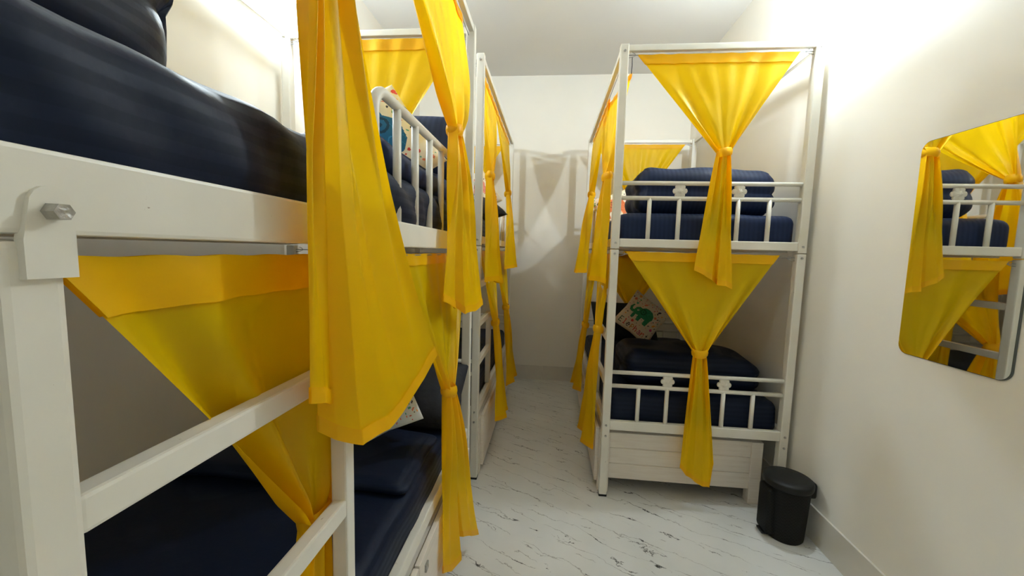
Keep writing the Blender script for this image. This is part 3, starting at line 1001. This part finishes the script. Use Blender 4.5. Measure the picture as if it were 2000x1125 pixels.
curtain('yellow curtain across the far end of the back left upper deck', (BX0 + 0.10, BY1 - 0.022, ZW), (BX1 - 0.09, BY1 - 0.022, ZW), (-0.84, BY1 - 0.045, 1.72),
        hem_auto((-0.84, BY1 + 0.04, 1.20), (1, 0, 0), (0, -1, 0), 0.18, 0.02, 3, 9), (0, -1, 0), nf=4, seed=9.0, group=GB)
# right bunk ------------------------------------------------
curtain('yellow curtain knotted to a cord on the near half of the right upper deck', (0.372, 2.10, 2.195), (0.328, 2.82, ZW), (0.283, 2.14, 1.69),
        hem_auto((0.245, 2.18, 1.135), Y, XM, 0.36, 0.042, 2, 10), XM, nf=4, seed=10.0, group=GC, bow=(0, 0.08),
        string=[(0.372, 2.105, 2.19), (0.368, 2.07, 2.215), (0.362, 2.045, 2.245)])
curtain('yellow curtain on the far half of the right upper deck', (0.328, 2.55, ZW), (0.328, 3.50, ZW), (0.280, 2.92, 1.71),
        hem_auto((0.215, 2.95, 1.14), Y, XM, 0.44, 0.042, 2, 11), XM, nf=4, seed=11.0, group=GC, bow=(0, 0.10))
curtain('yellow curtain tied on the near half of the right lower deck', (0.331, 2.10, 1.285), (0.331, 2.80, 1.285), (0.272, 2.14, 0.875),
        hem_auto((0.235, 2.27, 0.20), Y, XM, 0.30, 0.040, 2, 12), XM, nf=4, seed=12.0, group=GC)
curtain('yellow curtain tied on the far half of the right lower deck', (0.331, 2.70, 1.285), (0.331, 3.50, 1.285), (0.275, 2.92, 0.755),
        hem_auto((0.225, 3.00, 0.26), Y, XM, 0.32, 0.036, 2, 13), XM, nf=4, seed=13.0, group=GC)
curtain('yellow triangle curtain tied at the front end of the right upper deck', (0.385, CY0 + 0.020, ZW), (1.118, CY0 + 0.020, ZW), (0.798, CY0 - 0.022, 1.775),
        [(0.690, CY0 - 0.045, 1.215), (0.735, CY0 - 0.062, 1.195), (0.775, CY0 - 0.050, 1.17), (0.800, CY0 - 0.035, 1.155), (0.795, CY0 - 0.058, 1.155),
         (0.835, CY0 - 0.060, 1.145), (0.872, CY0 - 0.045, 1.132)],
        (0, -1, 0), nf=3, seed=14.2, group=GC, w_tie=0.055, header=0.045, a_mid=0.018, edge=2.6, aexp=0.9)
curtain('yellow triangle curtain tied at the front end of the right lower deck', (0.376, CY0 + 0.020, 1.300), (1.108, CY0 + 0.020, 1.300), (0.755, CY0 - 0.022, 0.808),
        [(0.690, CY0 - 0.040, 0.215), (0.715, CY0 - 0.058, 0.185), (0.760, CY0 - 0.040, 0.155), (0.80, CY0 - 0.055, 0.13), (0.832, CY0 - 0.058, 0.135), (0.853, CY0 - 0.035, 0.24)],
        (0, -1, 0), nf=3, seed=15.4, group=GC, w_tie=0.062, header=0.045, a_mid=0.018, edge=2.6, aexp=0.9)
curtain('yellow curtain across the far end of the right upper deck', (0.36, CY1 - 0.022, ZW), (1.125, CY1 - 0.022, ZW), (0.74, CY1 - 0.045, 1.72),
        hem_auto((0.74, CY1 + 0.04, 1.20), (1, 0, 0), (0, -1, 0), 0.18, 0.02, 3, 14), (0, -1, 0), nf=4, seed=16.0, group=GC)
curtain('shaded yellow curtain across the far end of the right lower deck', (0.36, CY1 - 0.022, 1.285), (1.10, CY1 - 0.022, 1.285), (0.74, CY1 - 0.045, 0.80),
        hem_auto((0.74, CY1 + 0.04, 0.30), (1, 0, 0), (0, -1, 0), 0.18, 0.02, 3, 15), (0, -1, 0), nf=4, seed=17.0, group=GC)

# ------------------------------------------------------------------ storage boxes under the beds
def storage_box(label, xin, xout, y0, y1, aisle, z0=0.075, z1=0.335):
    """xout: aisle side."""
    lo, hi = min(xin, xout), max(xin, xout)
    b = thing('storage_box', label, 'storage box', ((lo + hi) / 2, (y0 + y1) / 2, 0), 'white storage boxes under the beds')
    L = 0.055
    for (x, y) in ((lo, y0), (hi - L, y0), (lo, y1 - L), (hi - L, y1 - L)):
        box('leg', (x, y, 0.0), (x + L, y + L, z1), M['board'], b, 0.003)
    # end panels of three boards with recessed joints
    n = 3
    for (ya, yb) in ((y0 + 0.008, y0 + 0.026), (y1 - 0.026, y1 - 0.008)):
        for i in range(n):
            za = z0 + (z1 - z0) * i / n; zb = z0 + (z1 - z0) * (i + 1) / n
            box('board', (lo + L - 0.002, ya, za + 0.0015), (hi - L + 0.002, yb, zb - 0.0015), M['board'], b, 0.004)
        box('backing_panel', (lo + L - 0.002, (ya + yb) / 2 - 0.004, z0 + 0.003), (hi - L + 0.002, (ya + yb) / 2 + 0.004, z1 - 0.003), M['board'], b, 0)
    box('top_panel', (lo + 0.006, y0 + 0.03, z1 - 0.018), (hi - 0.006, y1 - 0.03, z1 - 0.002), M['board'], b, 0.002)
    # aisle side: panel with two doors standing proud
    xs = xout
    m_ = (y0 + y1) / 2
    box('side_panel', (xs - aisle * 0.030, y0 + L, z0), (xs - aisle * 0.012, y1 - L, z1 - 0.02), M['board'], b, 0.002)
    for (ya, yb, ky) in ((y0 + 0.03, m_ - 0.004, m_ - 0.06), (m_ + 0.004, y1 - 0.03, m_ + 0.06)):
        d = box('door', (xs, ya, z0 - 0.03), (xs + aisle * 0.018, yb, z1 + 0.010), M['board'], b, 0.003)
        box('handle', (xs + aisle * 0.016, ky - 0.012, z1 - 0.05), (xs + aisle * 0.024, ky + 0.012, z1 - 0.025), M['steel'], d, 0.002)
    return b
storage_box('white boarded storage box under the right bunk', 1.128, 0.297, CY0 + 0.043, CY1 - 0.05, -1)
storage_box('white storage box under the nearest bunk below the long curtain', -1.25, -0.372, 0.30, AY1 - 0.06, 1)
storage_box('white storage box under the back left bunk', -1.25, -0.368, BY0 + 0.05, BY1 - 0.05, 1)

# ------------------------------------------------------------------ pedal bin
def pedal_bin(cx, cy):
    b = thing('pedal_bin', 'small black pedal bin on the floor against the right wall', 'bin', (cx, cy, 0))
    prof = [(0.074, 0.0), (0.078, 0.006), (0.080, 0.03), (0.090, 0.24), (0.091, 0.254), (0.085, 0.254)]
    vs, fs = lathe_geo(prof, (cx, cy, 0), 40)
    body = put('body', vs, fs, M['bin'], b, True)
    # lid, sloping slightly, slightly domed
    vs, fs = lathe_geo([(0.097, 0.250), (0.099, 0.256), (0.099, 0.274), (0.095, 0.280), (0.06, 0.282), (0.001, 0.283)], (cx, cy, 0), 40)
    lid = put('lid', vs, fs, M['blackp'], b, True)
    # hinge block on the wall side
    vs, fs = box_geo((cx + 0.070, cy - 0.040, 0.205), (cx + 0.106, cy + 0.030, 0.276), 0.012)
    put('hinge', vs, fs, M['blackp'], b, True)
    # pedal housing at the front
    vs, fs = box_geo((cx - 0.103, cy - 0.045, 0.018), (cx - 0.055, cy + 0.045, 0.235), 0.014)
    put('pedal_housing', vs, fs, M['bin'], b, True)
    vs, fs = box_geo((cx - 0.108, cy - 0.026, 0.008), (cx - 0.070, cy + 0.026, 0.018), 0.004)
    put('pedal', vs, fs, M['blackp'], b)
    return b
pedal_bin(1.130, 1.835)

# ------------------------------------------------------------------ wall mirror
def mirror():
    y0, y1, z0, z1, r = 1.150, 1.492, 0.968, 1.686, 0.032
    o = thing('wall_mirror', 'frameless mirror with rounded corners on the right wall', 'mirror', (XR, (y0 + y1) / 2, z0))
    out = []
    for (cy, cz, a0) in ((y1 - r, z1 - r, 0), (y0 + r, z1 - r, 90), (y0 + r, z0 + r, 180), (y1 - r, z0 + r, 270)):
        for k in range(9):
            a = math.radians(a0 + 90 * k / 8)
            out.append((cy + r * math.cos(a), cz + r * math.sin(a)))
    n = len(out)
    def slab(name, x_a, x_b, grow, mat):
        cy, cz = (y0 + y1) / 2, (z0 + z1) / 2
        sc = lambda p: (p[0] + grow * (1 if p[0] > cy else -1), p[1] + grow * (1 if p[1] > cz else -1))
        vs = [V((x_a, *sc(p))) for p in out] + [V((x_b, *sc(p))) for p in out]
        fs = [tuple(range(n)), tuple(range(n, 2 * n))[::-1]] + [(i, n + i, n + (i + 1) % n, (i + 1) % n) for i in range(n)]
        put(name, vs, fs, mat, o)
    slab('backing', XR - 0.0045, XR - 0.0005, 0.0018, M['edge'])
    slab('glass', XR - 0.0065, XR - 0.0045, 0.0, M['mirror'])
mirror()
